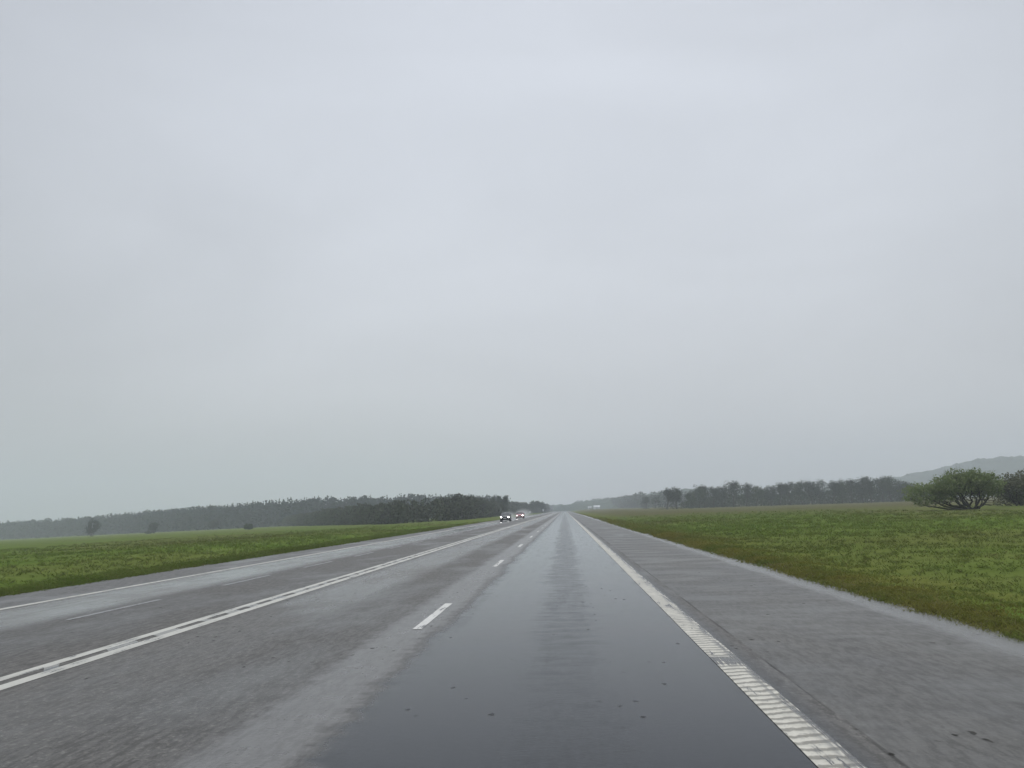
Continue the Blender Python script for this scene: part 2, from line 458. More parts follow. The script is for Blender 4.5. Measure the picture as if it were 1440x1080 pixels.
def strip(name, x0, x1, y0, y1, mat, z=.004, parent=road, step=None):
    ys = np.linspace(y0, y1, 2) if step is None else np.concatenate([np.arange(y0, 60, step), np.geomspace(60, y1, 40)])
    v = np.concatenate([np.stack([np.full_like(ys, x0), ys, np.full_like(ys, z)], 1), np.stack([np.full_like(ys, x1), ys, np.full_like(ys, z)], 1)])
    m = len(ys); i = np.arange(m - 1)
    f = np.stack([i, i + m, i + m + 1, i + 1], 1)
    return np_mesh(name, v, f, mat, parent)
strip('edge_line', 1.435, 1.71, -20, 1500, M_EDGE, step=.5)
strip('edge_line', -10.85, -10.67, -20, 1500, M_LINE, step=2)
# double centre line with cross rungs of paint between the bars
g = Geo()
def flat_quad(g, x0, x1, y0, y1, z=.004):
    g.add([(x0, y0, z), (x1, y0, z), (x1, y1, z), (x0, y1, z)], [(0, 1, 2, 3)])
ys = np.concatenate([np.arange(-20, 80, 2.), np.geomspace(80, 1500, 40)])
for a, b in zip(ys[:-1], ys[1:]):
    flat_quad(g, -5.93, -5.78, a, b); flat_quad(g, -5.64, -5.46, a, b)
y = 2.0; rr = random.Random(3); g2 = Geo()
while y < 120:
    q0 = y + rr.random() * .3; q1 = q0 + .25 + rr.random() * .5; sh = rr.uniform(.02, .25)
    g2.add([(-5.78, q0, .004), (-5.64, q0 - sh, .004), (-5.64, q1 - sh, .004), (-5.78, q1, .004)], [(0, 1, 2, 3)]); y += .9 + rr.random() * .35
cl_ = g.build('centre_line', M_LINE, road)
g2.build('paint_rung', line_mat('dirty_paint', 0, .55, (.24, .235, .215)), cl_)
k = 0
y0 = 1714 / 155.5
while y0 < 520:
    strip('lane_dash', -2.14, -2.01, y0, y0 + 3.0, M_DASH)
    y0 += 12.0
y0 = 18.9 - 12
M_OLD = line_mat('faded_paint', 0, .57, (.24, .24, .24))
while y0 < 130:
    strip('faded_dash', -8.30, -8.19, y0, y0 + 3.0, M_OLD)
    y0 += 6.0

# ------------------------------------------------------------------ grass blades (uncountable)
def blades(pts, scale, rg, per=7):
    m = len(pts)
    base = np.repeat(pts, per, 0); sc = np.repeat(scale, per)
    nB = len(base)
    base = base + np.stack([rg.normal(0, .06, nB) * sc, rg.normal(0, .06, nB) * sc, np.zeros(nB)], 1)
    ang = rg.uniform(0, 2 * np.pi, nB)
    h = sc * rg.uniform(.035, .085, nB); wd = sc * rg.uniform(.005, .010, nB)
    side = np.stack([np.cos(ang), np.sin(ang), np.zeros(nB)], 1) * wd[:, None]
    lean = rg.uniform(0, 2 * np.pi, nB); la = h * rg.uniform(.6, 1.7, nB)
    tip = base + np.stack([np.cos(lean) * la, np.sin(lean) * la, h], 1)
    midp = base + np.stack([np.cos(lean) * la * .3, np.sin(lean) * la * .3, h * .6], 1)
    v = np.stack([base - side, base + side, midp + side * .7, tip, midp - side * .7], 1).reshape(-1, 3)
    f = np.arange(nB * 5).reshape(nB, 5)
    return v, f
rg = np.random.default_rng(5)
pts = []; scs = []
def scatter(m, x0, x1, y0, y1, power, edge_bias=1.6):
    yy = y0 * (y1 / y0) ** rg.random(m)
    xx = x0 + (x1 - x0) * rg.random(m) ** edge_bias * np.minimum(1, (yy / 40) ** power + .25)
    clump = vnoise(xx, yy, .9, 8) + vnoise(xx, yy, .3, 9)
    keep = (clump + .85 > rg.random(m) * .9) & (rg.random(m) > (yy - 45) / 105)
    xx, yy = xx[keep], yy[keep]
    z = ground_z(xx, yy)
    pts.append(np.stack([xx, yy, z - .01], 1)); scs.append(np.clip((yy / 14) ** .6, .8, 2.6))
scatter(24000, ROAD_R + .02, 42, 7, 150, .6)
scatter(3000, ROAD_R - .02, ROAD_R + 1.0, 7, 90, 0)
scatter(15000, ROAD_L - .02, -60, 13, 150, .6)
scatter(4500, ROAD_L + .02, ROAD_L - 1.0, 13, 90, 0)
v, f = blades(np.concatenate(pts), np.concatenate(scs), rg)
n = N('grass_blades')
g_ = n.node('ShaderNodeNewGeometry')
bx, by, bz = n.sep(n.pos())
m1 = n.noise(n.pos(), .35, 4, .6, .4); m2 = n.noise(n.pos(), .035, 4, .55)
c = n.mixc(n.smooth(m1, .36, .64), (.125, .180, .038), (.172, .225, .058))
c = n.mixc(n.smooth(m2, .40, .66), c, (.135, .150, .048))
verge = n.math('MULTIPLY', n.smooth(bx, 4., 4.4), n.smooth(n.math('ADD', bx, n.math('MULTIPLY', m1, 4.)), 7., 11., 1, 0))
c = n.mixc(n.math('MULTIPLY', verge, n.smooth(n.noise(n.pos(), .45, 4, .6),   .38, .64, .05, .8)), c, (.240, .215, .058))
c = n.mixc(n.smooth(g_.outputs['Random Per Island'], .85, 1.), c, (.20, .185, .075))
p = n.bsdf(c, .9, spec=.1)
tr = n.node('ShaderNodeBsdfTranslucent'); n.t.links.new(c, tr.inputs[0])
mx = n.node('ShaderNodeMixShader'); mx.inputs[0].default_value = .4
n.t.links.new(p.outputs[0], mx.inputs[1]); n.t.links.new(tr.outputs[0], mx.inputs[2]); n.t.links.new(mx.outputs[0], n.out.inputs['Surface'])
M_BLADE = n.m
grass = np_mesh('grass', v, f, M_BLADE)
tag(grass, kind='stuff')
grass['label'] = 'short wet grass tufts growing along both road verges and fields'
grass['category'] = 'grass'

# ------------------------------------------------------------------ tree building
BARK = bark_mat('bark', (.035, .030, .025), (.075, .066, .056))
BARK_DARK = bark_mat('dark_bark', (.018, .016, .014), (.045, .040, .034))
TWIG = leaf_mat('spring_twigs', (.032, .049, .038), (.054, .075, .056), (.078, .094, .066), .3, .8, .15)
TWIG2 = leaf_mat('spring_leaves', (.038, .062, .038), (.062, .090, .052), (.088, .112, .062), .3, .8, .2)
WILLOW = leaf_mat('willow_leaves', (.145, .200, .068), (.200, .255, .095), (.245, .275, .135), .8, .7, .3)
HEDGE = leaf_mat('bare_scrub', (.062, .060, .048), (.090, .086, .064), (.12, .11, .08), .5, .8, .1)
CONIFER = leaf_mat('conifer_needles', (.011, .025, .022), (.020, .040, .034), (.029, .049, .037), .12, .8, .05)
GROVE = leaf_mat('grove_twigs', (.038, .043, .034), (.068, .088, .054), (.095, .105, .066), .22, .8, .1)

def grow_segments(seed, H, spread, trunk_frac=.3, r0=.03, depth=5, kids=(2, 4), up=.25):
    """branch skeleton for a broad-leaved tree: arrays p0,p1,r0,r1,level"""
    q = random.Random(seed); out = []
    def rec(p, dr, L, r, lv):
        steps = 3 if lv < 2 else 2
        for s in range(steps):
            dr = (dr + Vector((q.gauss(0, .13), q.gauss(0, .13), q.gauss(0, .08) + up * .12))).normalized()
            p2 = p + dr * (L / steps)
            r2 = r * .86
            out.append((p.copy(), p2.copy(), r, r2, lv)); p, r = p2, r2
            if lv >= 1 and lv < depth and s < steps - 1 and q.random() < .75:
                split(p, dr, L * .62, r * .6, lv + 1, 1, .9)
        if lv < depth:
            split(p, dr, L * .74, r * .78, lv + 1, q.randint(*kids), .62)
    def split(p, dr, L, r, lv, m, a):
        t0 = q.random() * 6.28
        for k in range(m):
            t = t0 + k * 6.283 / m + q.gauss(0, .4)
            side = dr.orthogonal().normalized()
            side = Matrix.Rotation(t, 3, dr) @ side
            an = a * q.uniform(.55, 1.25) * spread
            nd = (dr * math.cos(an) + side * math.sin(an) + Vector((0, 0, up * .35))).normalized()
            rec(p, nd, L * q.uniform(.8, 1.15), r * q.uniform(.8, 1.), lv)
    rec(Vector((0, 0, -.15)), Vector((q.gauss(0, .05), q.gauss(0, .05), 1)).normalized(), H * trunk_frac, H * r0, 0)
    return out

def tree(name, seed, H, spread=1., trunk_frac=.28, leaf=TWIG, bark=BARK, leafn=6, leafs=.30, depth=5, kids=(2, 3), limb_lv=2, leaf_lv=3, jitter=.35, skirt=0, r0=.028, wide=None):
    segs = grow_segments(seed, H, spread, trunk_frac, r0, depth, kids)
    p0 = np.array([s[0] for s in segs]); p1 = np.array([s[1] for s in segs])
    a = np.array([s[2] for s in segs]); b = np.array([s[3] for s in segs]); lv = np.array([s[4] for s in segs])
    top = np.percentile(p1[:, 2], 99.7)
    k = H / top
    kx = k
    if wide:
        rad = np.percentile(np.hypot(p1[:, 0], p1[:, 1]), 97)
        kx = wide / 2 / rad
    sc = np.array([kx, kx, k])
    p0 = p0 * sc; p1 = p1 * sc
    root = empty(name)
    m = lv <= limb_lv
    g = Geo(); g.tubes(p0[m], p1[m], a[m], b[m], 6)
    g.build('trunk', bark, root, True)
    g = Geo(); m2 = ~m
    rg = np.random.default_rng(seed)
    g.tubes(p0[m2], p1[m2], np.maximum(a[m2], .012), np.maximum(b[m2], .008), 3)
    src = p1[lv >= leaf_lv]
    c = np.repeat(src, leafn, 0); c = c + rg.normal(0, jitter, c.shape)
    if len(c) > 2600: c = c[rg.permutation(len(c))[:2600]]
    hz_ = c[:, 2] / H                                  # thin out towards the top, where bare twigs show
    c = c[rg.random(len(c)) < np.clip(1.25 - hz_ * .85, .2, 1)]
    c = c[(c[:, 2] > H * .06) & (c[:, 2] < H * 1.03)]
    if skirt:
        t = rg.uniform(0, 6.283, skirt); rr = np.sqrt(rg.random(skirt)) * (wide or H * .6) * .48
        hz = rg.random(skirt) * H * .9; rr = rr * np.sqrt(np.clip(1 - ((hz / H - .42) / .56) ** 2, .02, 1)) * 1.1
        c = np.concatenate([c, np.stack([np.cos(t) * rr, np.sin(t) * rr, hz + .2], 1)])
    g.cards(c, leafs * rg.uniform(.6, 1.4, len(c)), rg, aspect=1.5)
    g.build('crown', leaf, root)
    return root

def place(root, x, y, rz, s=1., sz=None):
    root.location = (x, y, float(ground_z(x, y)) - .05)
    root.rotation_euler = (0, 0, rz); root.scale = (s, s, sz or s)

# ---- the row of trees beyond the right-hand field
protos = []
for i, (sd_, hh, wd, lf) in enumerate(((3, 10, 8.5, TWIG), (8, 10, 7., TWIG2), (15, 10, 9.5, TWIG), (23, 10, 6.0, TWIG2), (31, 10, 8., TWIG))):
    protos.append(tree('bare_tree', sd_, hh, 1., .16, lf, BARK, 4, .30, 5, (2, 3), 2, 3, .45, 900, wide=wd))
used = set()
ROW = [ # px, top px, base px, distance, proto
 (906, 697, 714, 420, 1), (919, 698, 714, 450, 3), (934, 688.5, 717, 300, 0), (948, 686.5, 716.5, 300, 4), (967, 693, 715.5, 310, 3),
 (978, 687, 714.5, 330, 1), (986, 684.5, 714.5, 335, 2), (997, 686, 714, 330, 0), (1010, 685.5, 713.5, 335, 4), (1025, 679, 713, 330, 2),
 (1042, 682, 713, 335, 0), (1055, 686, 712.5, 330, 1), (1066, 689, 712, 400, 3), (1076, 685, 712, 330, 4), (1087, 682, 711.5, 330, 2),
 (1102, 680, 711, 330, 0), (1118, 680.5, 710.5, 335, 1), (1130, 678.5, 710, 330, 2), (1141, 677, 709.5, 335, 4), (1157, 678.5, 709, 330, 0),
 (1170, 679, 709, 330, 3), (1183, 677, 708.5, 335, 2), (1198, 674, 708, 330, 4), (1209, 673, 707.5, 330, 0), (1224, 674, 707, 335, 2),
 (1236, 673, 706.5, 330, 1), (1248, 677, 706, 330, 4), (1259, 680, 706, 340, 0)]
ORD = ['first', 'second', 'third', 'fourth', 'fifth', 'sixth', 'seventh', 'eighth', 'ninth', 'tenth', 'eleventh', 'twelfth', 'thirteenth', 'fourteenth']
LOOK = ['broad rounded', 'slim upright', 'wide branching', 'narrow thin-crowned', 'full rounded']
q = random.Random(5)
for i, (px, top, base, D, pi) in enumerate(ROW):
    t = protos[pi] if pi not in used else copy_tree(protos[pi]); used.add(pi)
    H = (base - top) * D / F_PX * 1.04
    place(t, lat(px, D), D, q.random() * 6.28, H / 10 * q.uniform(1.0, 1.12), H / 10)
    if i == 2: lab = 'left of the two darker bare trees standing nearest the road, at the right field corner'
    elif i == 3: lab = 'right of the two darker bare trees standing nearest the road, at the right field corner'
    elif i == 4: lab = 'slender low tree on a visible thin trunk just right of the two corner trees'
    elif i == 9: lab = 'tallest rounded tree in the left half of the row beyond the right field'
    elif i < 14: lab = f'{LOOK[pi]} hazy bare tree in the right field row, {ORD[i]} counted from its road end'
    else: lab = f'{LOOK[pi]} tree in the right field row, {ORD[len(ROW)-1-i]} leftwards from the willow'
    tag(t, lab, 'tree', 'trees in the row beyond the right field')

# undergrowth belt at the foot of that row
def scrub_points(path, per_m, depth, hmax, rg):
    P = []
    for (x0, y0, h0), (x1, y1, h1) in zip(path[:-1], path[1:]):
        L = math.hypot(x1 - x0, y1 - y0); m = int(L * per_m)
        t = rg.random(m)
        nxp, nyp = (y1 - y0) / L, -(x1 - x0) / L
        dd = rg.random(m) * depth
        x = x0 + (x1 - x0) * t + rg.normal(0, .6, m); y = y0 + (y1 - y0) * t + dd
        h = (h0 + (h1 - h0) * t) * (.72 + .5 * (vnoise(x, y, .28, 4) + .5) )
        z = ground_z(x, y) + h * rg.random(m) ** .8
        P.append(np.stack([x, y, z], 1))
    return np.concatenate(P)
rg = np.random.default_rng(21)
g = Geo()
pth = [(lat(px, D), D, h) for px, D, h in ((960, 360, 2.6), (985, 345, 4.5), (1030, 345, 5.2), (1090, 345, 4.6), (1160, 342, 5.6), (1220, 340, 6.0), (1275, 345, 6.5), (1330, 350, 6))]
c = scrub_points(pth, 150, 14, 3, rg)
g.cards(c, rg.uniform(.35, .8, len(c)), rg, aspect=1.4)
o = g.build('undergrowth', TWIG2)
tag(o, 'dark undergrowth filling the foot of the tree row beyond the right field', 'undergrowth', kind='stuff')

# ---- willow and bushes on the right
def fan_tree(name, seed, lobes, stems, leaf, bark, leafn, leafs, base_r=.28, density=1., twigs=600):
    """a low multi-stemmed tree: stems fan out from the base into ellipsoid crown lobes (cx,cy,cz,rx,ry,rz,weight)"""
    rgx = np.random.default_rng(seed); q = random.Random(seed)
    root = empty(name)
    P0 = []; P1 = []; A = []; B = []
    tips = []
    for k in range(stems):
        lb = lobes[k % len(lobes)]
        tgt = Vector((lb[0] + q.uniform(-.7, .7) * lb[3], lb[1] + q.uniform(-.7, .7) * lb[4], lb[2] + q.uniform(-.5, .6) * lb[5]))
        st = Vector((q.uniform(-1, 1) * base_r * 2.6, q.uniform(-1, 1) * base_r * 2, -.1))
        prev = st; r = base_r * q.uniform(.45, .85); m = 7
        for s in range(1, m + 1):
            t = s / m
            bow = Vector((tgt.x - st.x, tgt.y - st.y, 0)) * (.22 * math.sin(t * math.pi))
            cur = st.lerp(tgt, t) + bow * .6 + Vector((q.gauss(0, .1), q.gauss(0, .1), -.3 * math.sin(t * math.pi) * .8))
            P0.append(prev); P1.append(cur); A.append(r); B.append(r * .82); r *= .82
            if s >= 3:
                for z in range(3):
                    e2 = cur + Vector((q.gauss(0, .7), q.gauss(0, .7), q.gauss(.35, .45)))
                    P0.append(cur); P1.append(e2); A.append(r * .5); B.append(r * .22); tips.append(e2)
            prev = cur
        tips.append(prev)
    g = Geo(); g.tubes([tuple(p) for p in P0], [tuple(p) for p in P1], A, B, 6)
    g.build('trunk', bark, root, True)
    g = Geo(); C = []
    for lb in lobes:
        m = int(leafn * lb[6])
        dv = rgx.normal(size=(m, 3)); dv /= np.linalg.norm(dv, axis=1, keepdims=True)
        rad = rgx.random(m) ** .42
        lump = 1 + .26 * np.sin(dv[:, 0] * 5.1 + seed) * np.cos(dv[:, 2] * 6.3 + dv[:, 1] * 4) + rgx.normal(0, .06, m)
        pos = dv * (rad * lump)[:, None] * np.array(lb[3:6]) + np.array(lb[:3])
        keep = (vnoise(pos[:, 0] + pos[:, 1] * .7, pos[:, 2], 1.3, seed) + .5) > .32
        C.append(pos[keep])
    C = np.concatenate(C); C = C[C[:, 2] > .15]
    g.cards(C, leafs * rgx.uniform(.5, 1.5, len(C)), rgx, aspect=1.6)
    # fine twigs sticking out of the crown
    ii = rgx.integers(0, len(C), twigs); tp = C[ii]
    dr = tp - np.array([0, 0, .8]); dr /= np.linalg.norm(dr, axis=1, keepdims=True)
    dr = dr + rgx.normal(0, .25, dr.shape) + np.array([0, 0, .25])
    g.tubes(tp - dr * .5, tp + dr * .35, np.full(twigs, .013), np.full(twigs, .005), 3)
    g.build('crown', leaf, root)
    return root
WD = 92.0; px_m = WD / F_PX
def wl(px, py): return ((px - 1337) * px_m, (717 - py) * px_m)
L1 = wl(1284, 694); L2 = wl(1338, 680); L3 = wl(1360, 685); L4 = wl(1313, 683)
lobes = [(L1[0], -.3, L1[1], 3.0, 2.0, 1.25, 1.0), (L2[0], .3, L2[1], 2.5, 2.4, 1.45, 1.5), (L3[0], .2, L3[1], 1.9, 2., 1.5, .9), (L4[0], 0, L4[1], 1.9, 1.9, 1.2, .8)]
wt = fan_tree('willow_tree', 4, lobes, 15, WILLOW, BARK_DARK, 3500, .165, .24, twigs=1800)
place(wt, lat(1337, WD), WD, 0.0)
tag(wt, 'low spreading green willow with dark fanned stems alone at right field edge', 'tree')
BUSHLEAF = leaf_mat('bush_leaves', (.085, .096, .052), (.125, .134, .072), (.155, .152, .092), .6, .75, .2)
BD = 104.0
def bush(px, wpx, toppx, basepx, D, seed, leaf, label, nleaf=3600, size=.18):
    s = D / F_PX; Hh = (basepx - toppx) * s; Wd = wpx * s
    lb = [(0, 0, Hh * .52, Wd * .38, Wd * .34, Hh * .46, 1.), (-Wd * .26, .2, Hh * .38, Wd * .27, Wd * .25, Hh * .36, .6), (Wd * .25, -.2, Hh * .42, Wd * .28, Wd * .25, Hh * .40, .6)]
    t = fan_tree('bush', seed, lb, 11, leaf, BARK_DARK, nleaf, size, .12, twigs=500)
    place(t, lat(px, D), D, 0.)
    return tag(t, label, 'bush', None)
bush(1399, 68, 667, 715, 106, 5, BUSHLEAF, 'brown-green rounded bush directly right of the willow, lower than its neighbours', 5200)
bush(1434, 54, 653, 714, 104, 9, BUSHLEAF, 'tall dark bush at the far right picture edge', 4200)
bush(1478, 60, 662, 714, 108, 12, BUSHLEAF, 'dark bush mostly cut off by the right picture edge')
bush(1412, 40, 684, 713, 120, 14, HEDGE, 'thin bare grey scrub bush between the rounded bush and the tall edge bush', 2200)

# ---- trees and bushes out on the left-hand field
def solo(px, top, base, D, seed, label, wide, leaf=TWIG, name='field_tree', cat='tree'):
    H = (base - top) * D / F_PX; q_ = random.Random(seed)
    lb = [(0, 0, H * .58, wide * .46, wide * .42, H * .44, 1.)]
    for k in range(3):
        lb.append((q_.uniform(-.28, .28) * wide, q_.uniform(-.2, .2) * wide, H * q_.uniform(.34, .74), wide * .30, wide * .28, H * .26, .4))
    t = fan_tree(name, seed, lb, 7, leaf, BARK_DARK, 1100, .34, .10, twigs=160)
    place(t, lat(px, D), D, 0.); return tag(t, label, cat)
solo(117, 729.5, 755, 340, 41, 'round dark tree standing alone in the left field before the hazy forest', 6.6)
solo(208, 734.5, 751, 340, 45, 'small airy tree with a leaning crown in the left field, second from the left', 5.0)
solo(294, 731.5, 746, 400, 52, 'small pale-leaved tree in the left field, left of the low round bush', 6.0)
def low_bush(px, D, H, Wd, seed, label):
    lb = [(0, 0, H * .5, Wd * .5, Wd * .45, H * .5, 1.), (Wd * .2, .1, H * .4, Wd * .3, Wd * .3, H * .4, .5)]
    t = fan_tree('field_bush', seed, lb, 6, TWIG2, BARK_DARK, 900, .3, .06, twigs=60)
    place(t, lat(px, D), D, 0.); return tag(t, label, 'bush')
low_bush(346, 253, 1.9, 2.8, 61, 'low round green bush alone in the left field near the grove')
low_bush(35, 520, 1.7, 4.2, 62, 'left of two tiny dark bushes at the foot of the far-left forest')
low_bush(48, 520, 1.6, 3.0, 63, 'right of two tiny dark bushes at the foot of the far-left forest')
low_bush(199, 330, 1.2, 2.6, 64, 'tiny dark bush under the small airy tree in the left field')

# ---- hazy conifer forest on the left (one mass)
def conifers(path, rows, gap, rg, seed, pines=.35):
    g = Geo()
    for (px0, D0, h0), (px1, D1, h1) in zip(path[:-1], path[1:]):
        x0, x1 = lat(px0, D0), lat(px1, D1)
        L = math.hypot(x1 - x0, D1 - D0); m = max(2, int(L / gap))
        for r_ in range(rows):
            for k in range(m):
                t = (k + rg.random()) / m
                x = x0 + (x1 - x0) * t; y = D0 + (D1 - D0) * t + r_ * 6 + rg.normal(0, 2)
                H = (h0 + (h1 - h0) * t) * rg.uniform(.78, 1.06) * (1.04 if r_ else .95)
                z = float(ground_z(x, y)); Wd = H * rg.uniform(.13, .19)
                g.tubes([(x, y, z - .3)], [(x, y, z + H * .6)], [.22], [.08], 4)
                pf_ = np.stack([x + rg.normal(0, 1.8, 9), y + rg.normal(0, 1.8, 9), z + rg.random(9) * H * .45], 1)
                g.cards(pf_, rg.uniform(1.4, 2.6, 9), rg, .2, 1.2)
                if rg.random() < pines:          # pine: domed clumps high on a bare stem
                    for c_ in range(9):
                        cc = np.array([x + rg.normal(0, Wd * .7), y + rg.normal(0, Wd * .7), z + H * rg.uniform(.35, .90)])
                        pts_ = cc + np.clip(rg.normal(0, 1, (16, 3)), -1.6, 1.6) * np.array([Wd * .5, Wd * .5, H * .045])
                        g.cards(pts_, rg.uniform(1., 1.8, 16), rg, .4, 1.2)
                    pts_ = np.stack([x + rg.normal(0, 1.6, 14), y + rg.normal(0, 1.6, 14), z + rg.random(14) * H * .55], 1)
                    g.cards(pts_, rg.uniform(.8, 1.7, 14), rg, .2, 1.2)
                else:                            # spruce: drooping tiers that shorten to the tip
                    nb = 64
                    hz = rg.random(nb) ** .85; rr = (Wd * (1.05 - hz) + .25) * rg.uniform(.5, 1.25, nb); tt = rg.uniform(0, 6.283, nb)
                    a_ = np.stack([x + 0 * tt, y + 0 * tt, z + .4 + hz * H * .97], 1)
                    tip = a_ + np.stack([np.cos(tt) * rr, np.sin(tt) * rr, -rr * .35], 1)
                    sd_ = np.stack([-np.sin(tt), np.cos(tt), 0 * tt], 1) * (rr * .55 + .2)[:, None]
                    md = (a_ + tip) / 2
                    v = np.stack([a_ + [0, 0, .35], md - sd_, tip, md + sd_], 1).reshape(-1, 3)
                    g.add(v, np.arange(nb * 4).reshape(nb, 4))
    return g
rg = np.random.default_rng(31)
g = conifers([(-60, 660, 15.5), (60, 640, 15.0), (100, 610, 14.5), (150, 590, 15.5), (225, 520, 15.), (275, 490, 15.4), (345, 480, 15.6), (400, 460, 15.6), (460, 450, 16.0), (500, 455, 14.6), (560, 455, 14.6), (620, 480, 14), (700, 540, 13)], 6, 3.0, rg, 1, .5)
o = g.build('conifer_forest', CONIFER)
tag(o, 'hazy blue-grey conifer forest stretching along the left horizon behind the field', 'forest', kind='stuff')

# ---- dark young grove between the left field and the forest (one mass)
rg = np.random.default_rng(33)
g = Geo(); gt = []
path = [(398, 435, 5.0), (425, 340, 5.2), (460, 270, 5.6), (500, 226, 5.3), (560, 174, 4.9), (620, 174, 5.2), (640, 180, 5.6), (662, 205, 5.5), (690, 262, 5.0), (704, 330, 5.6), (712, 380, 6.4), (735, 470, 6.4), (752, 540, 6.4), (770, 720, 7.0), (781, 950, 7.5)]
P0 = []; P1 = []; A_ = []; B_ = []
for (px0, D0, h0), (px1, D1, h1) in zip(path[:-1], path[1:]):
    x0, x1 = lat(px0, D0), lat(px1, D1)
    L = math.hypot(x1 - x0, D1 - D0); m = max(3, int(L / 1.5))
    for r_ in range(5):
        for k in range(m):
            t = (k + rg.random()) / m
            x = x0 + (x1 - x0) * t + rg.normal(0, .5); y = D0 + (D1 - D0) * t + r_ * 2.2 + rg.normal(0, .7)
            if x > -15.5: continue
            H = (h0 + (h1 - h0) * t) * rg.uniform(.74, 1.06) * (1 if r_ else .82) * (1 + .22 * float(vnoise(np.array(x), np.array(y), .13, 6)))
            z = float(ground_z(x, y))
            nb = 60
            hz = rg.random(nb) ** .9
            wd = (.55 + .75 * np.sin(np.pi * np.clip(hz * .9 + .1, 0, 1)))
            tt = rg.uniform(0, 6.283, nb); rr = wd * np.sqrt(rg.random(nb)) * 1.25
            pc = np.stack([x + np.cos(tt) * rr, y + np.sin(tt) * rr, z + .1 + hz * H], 1)
            g.cards(pc, rg.uniform(.25, .62, nb), rg, 0, 1.5)
            P0.append((x, y, z - .2)); P1.append((x + rg.normal(0, .3), y, z + H * .9)); A_.append(.07); B_.append(.02)
            for s in range(3):
                hh = rg.uniform(.3, .8) * H
                P0.append((x, y, z + hh)); P1.append((x + rg.normal(0, .8), y + rg.normal(0, .8), z + hh + rg.uniform(.5, 1.5))); A_.append(.04); B_.append(.012)
g.tubes(P0, P1, A_, B_, 3)
o = g.build('grove', GROVE)
tag(o, 'dark dense grove of young bare trees left of the road behind the cars', 'grove', kind='stuff')

# single trees that rise out of, or stand past, the grove
for (px, D, H, sd_, lab) in (
    (694.5, 300, 7.3, 71, 'left of three trees whose crowns rise above the grove over the dark car'),
    (704, 305, 7.5, 73, 'middle of three trees whose crowns rise above the grove over the dark car'),
    (711.5, 310, 7.6, 75, 'right of three trees whose crowns rise above the grove, highest over the red car'),
    (748, 500, 7.8, 77, 'left of three roadside trees standing past the end of the grove'),
    (755, 505, 7.6, 79, 'middle of three roadside trees standing past the end of the grove'),
    (764, 510, 7.2, 81, 'right of three roadside trees past the grove, closest to the far road end')):
    t = tree('roadside_tree', sd_, H, .9, .22, TWIG2, BARK_DARK, 7, .42, 5, (2, 3), 2, 3, .35, 260, wide=H * (.21 if px < 720 else .6))
    place(t, lat(px, D), D, 0.); tag(t, lab, 'tree')

# ---- far wood where the road ends (one mass)
def wood(path, rows, gap, rg, per=70, size=(.9, 2.0)):
    g = Geo()
    for (px0, D0, h0), (px1, D1, h1) in zip(path[:-1], path[1:]):
        x0, x1 = lat(px0, D0), lat(px1, D1)
        L = math.hypot(x1 - x0, D1 - D0); m = max(2, int(L / gap))
        for r_ in range(rows):
            for k in range(m):
                t = (k + rg.random()) / m
                x = x0 + (x1 - x0) * t; y = D0 + (D1 - D0) * t + r_ * 9 + rg.normal(0, 3)
                H = (h0 + (h1 - h0) * t) * rg.uniform(.72, 1.08); z = float(ground_z(x, y)); Wd = H * rg.uniform(.30, .5)
                g.tubes([(x, y, z - .3)], [(x, y, z + H * .7)], [.25], [.1], 4)
                dv = rg.normal(size=(per, 3)); dv /= np.linalg.norm(dv, axis=1, keepdims=True)
                dv *= (rg.random(per) ** .4)[:, None]
                pc = dv * np.array([Wd, Wd, H * .5]) + np.array([x, y, z + H * .5])
                g.cards(pc, rg.uniform(*size, per), rg, 0, 1.3)
    return g
rg = np.random.default_rng(44)
g = wood([(735, 900, 10), (768, 1000, 9), (790, 1250, 8), (800, 1250, 9), (815, 1150, 13), (835, 1100, 14), (860, 1000, 13.5), (885, 800, 13), (905, 700, 14), (960, 640, 13), (1010, 640, 12)], 3, 5.0, rg)
o = g.build('distant_wood', TWIG)
tag(o, 'pale hazy wood closing the view where the road vanishes', 'wood', kind='stuff')

# ------------------------------------------------------------------ hills
n = N('hill_forest')
v = n.noise(n.pos(), .02, 4, .6); v2 = n.noise(n.pos(), .09, 3, .6)
n.bsdf(n.mixc(n.math('MULTIPLY', v, v2), (.030, .050, .034), (.080, .110, .065)), .9, spec=.1)
M_HILL = n.m
def hill(name, prof, D, depth, seed, bumps=9, step=4.):
    px = np.array([p[0] for p in prof], float); h = np.array([(hor(p[0]) - p[1]) / F_PX * D + CAM_H for p in prof])
    X = lat(px, D)
    xs = np.arange(X[0], X[-1], step); hs = np.interp(xs, X, h)
    for _ in range(3): hs = np.convolve(np.pad(hs, 4, 'edge'), np.ones(9) / 9, 'valid')
    ys = np.concatenate([np.linspace(-depth, 0, 46), np.linspace(14, depth * .9, 14)])
    XX, YY = np.meshgrid(xs, ys)
    pf = np.where(YY < 0, np.cos(YY / depth * np.pi / 2) ** 1.3, np.cos(YY / depth * np.pi / 2))
    ZZ = hs[None, :] * pf
    tr = (vnoise(XX, YY, .11, seed) + .6 * vnoise(XX, YY, .21, seed + 1)) * bumps + vnoise(XX, YY, .02, seed + 2) * 2.5
    ZZ = ZZ + tr * np.clip(pf * 3, 0, 1) - 2.0 * (1 - pf)
    g0 = ground_z(XX, YY + D)
    ZZ = np.maximum(ZZ, g0 - 3)
    idx = np.arange(XX.size).reshape(XX.shape)
    f = np.stack([idx[:-1, :-1], idx[:-1, 1:], idx[1:, 1:], idx[1:, :-1]], -1).reshape(-1, 4)
    o = np_mesh(name, np.stack([XX, YY + D, ZZ], -1).reshape(-1, 3), f, M_HILL)
    return tag(o, kind='structure')
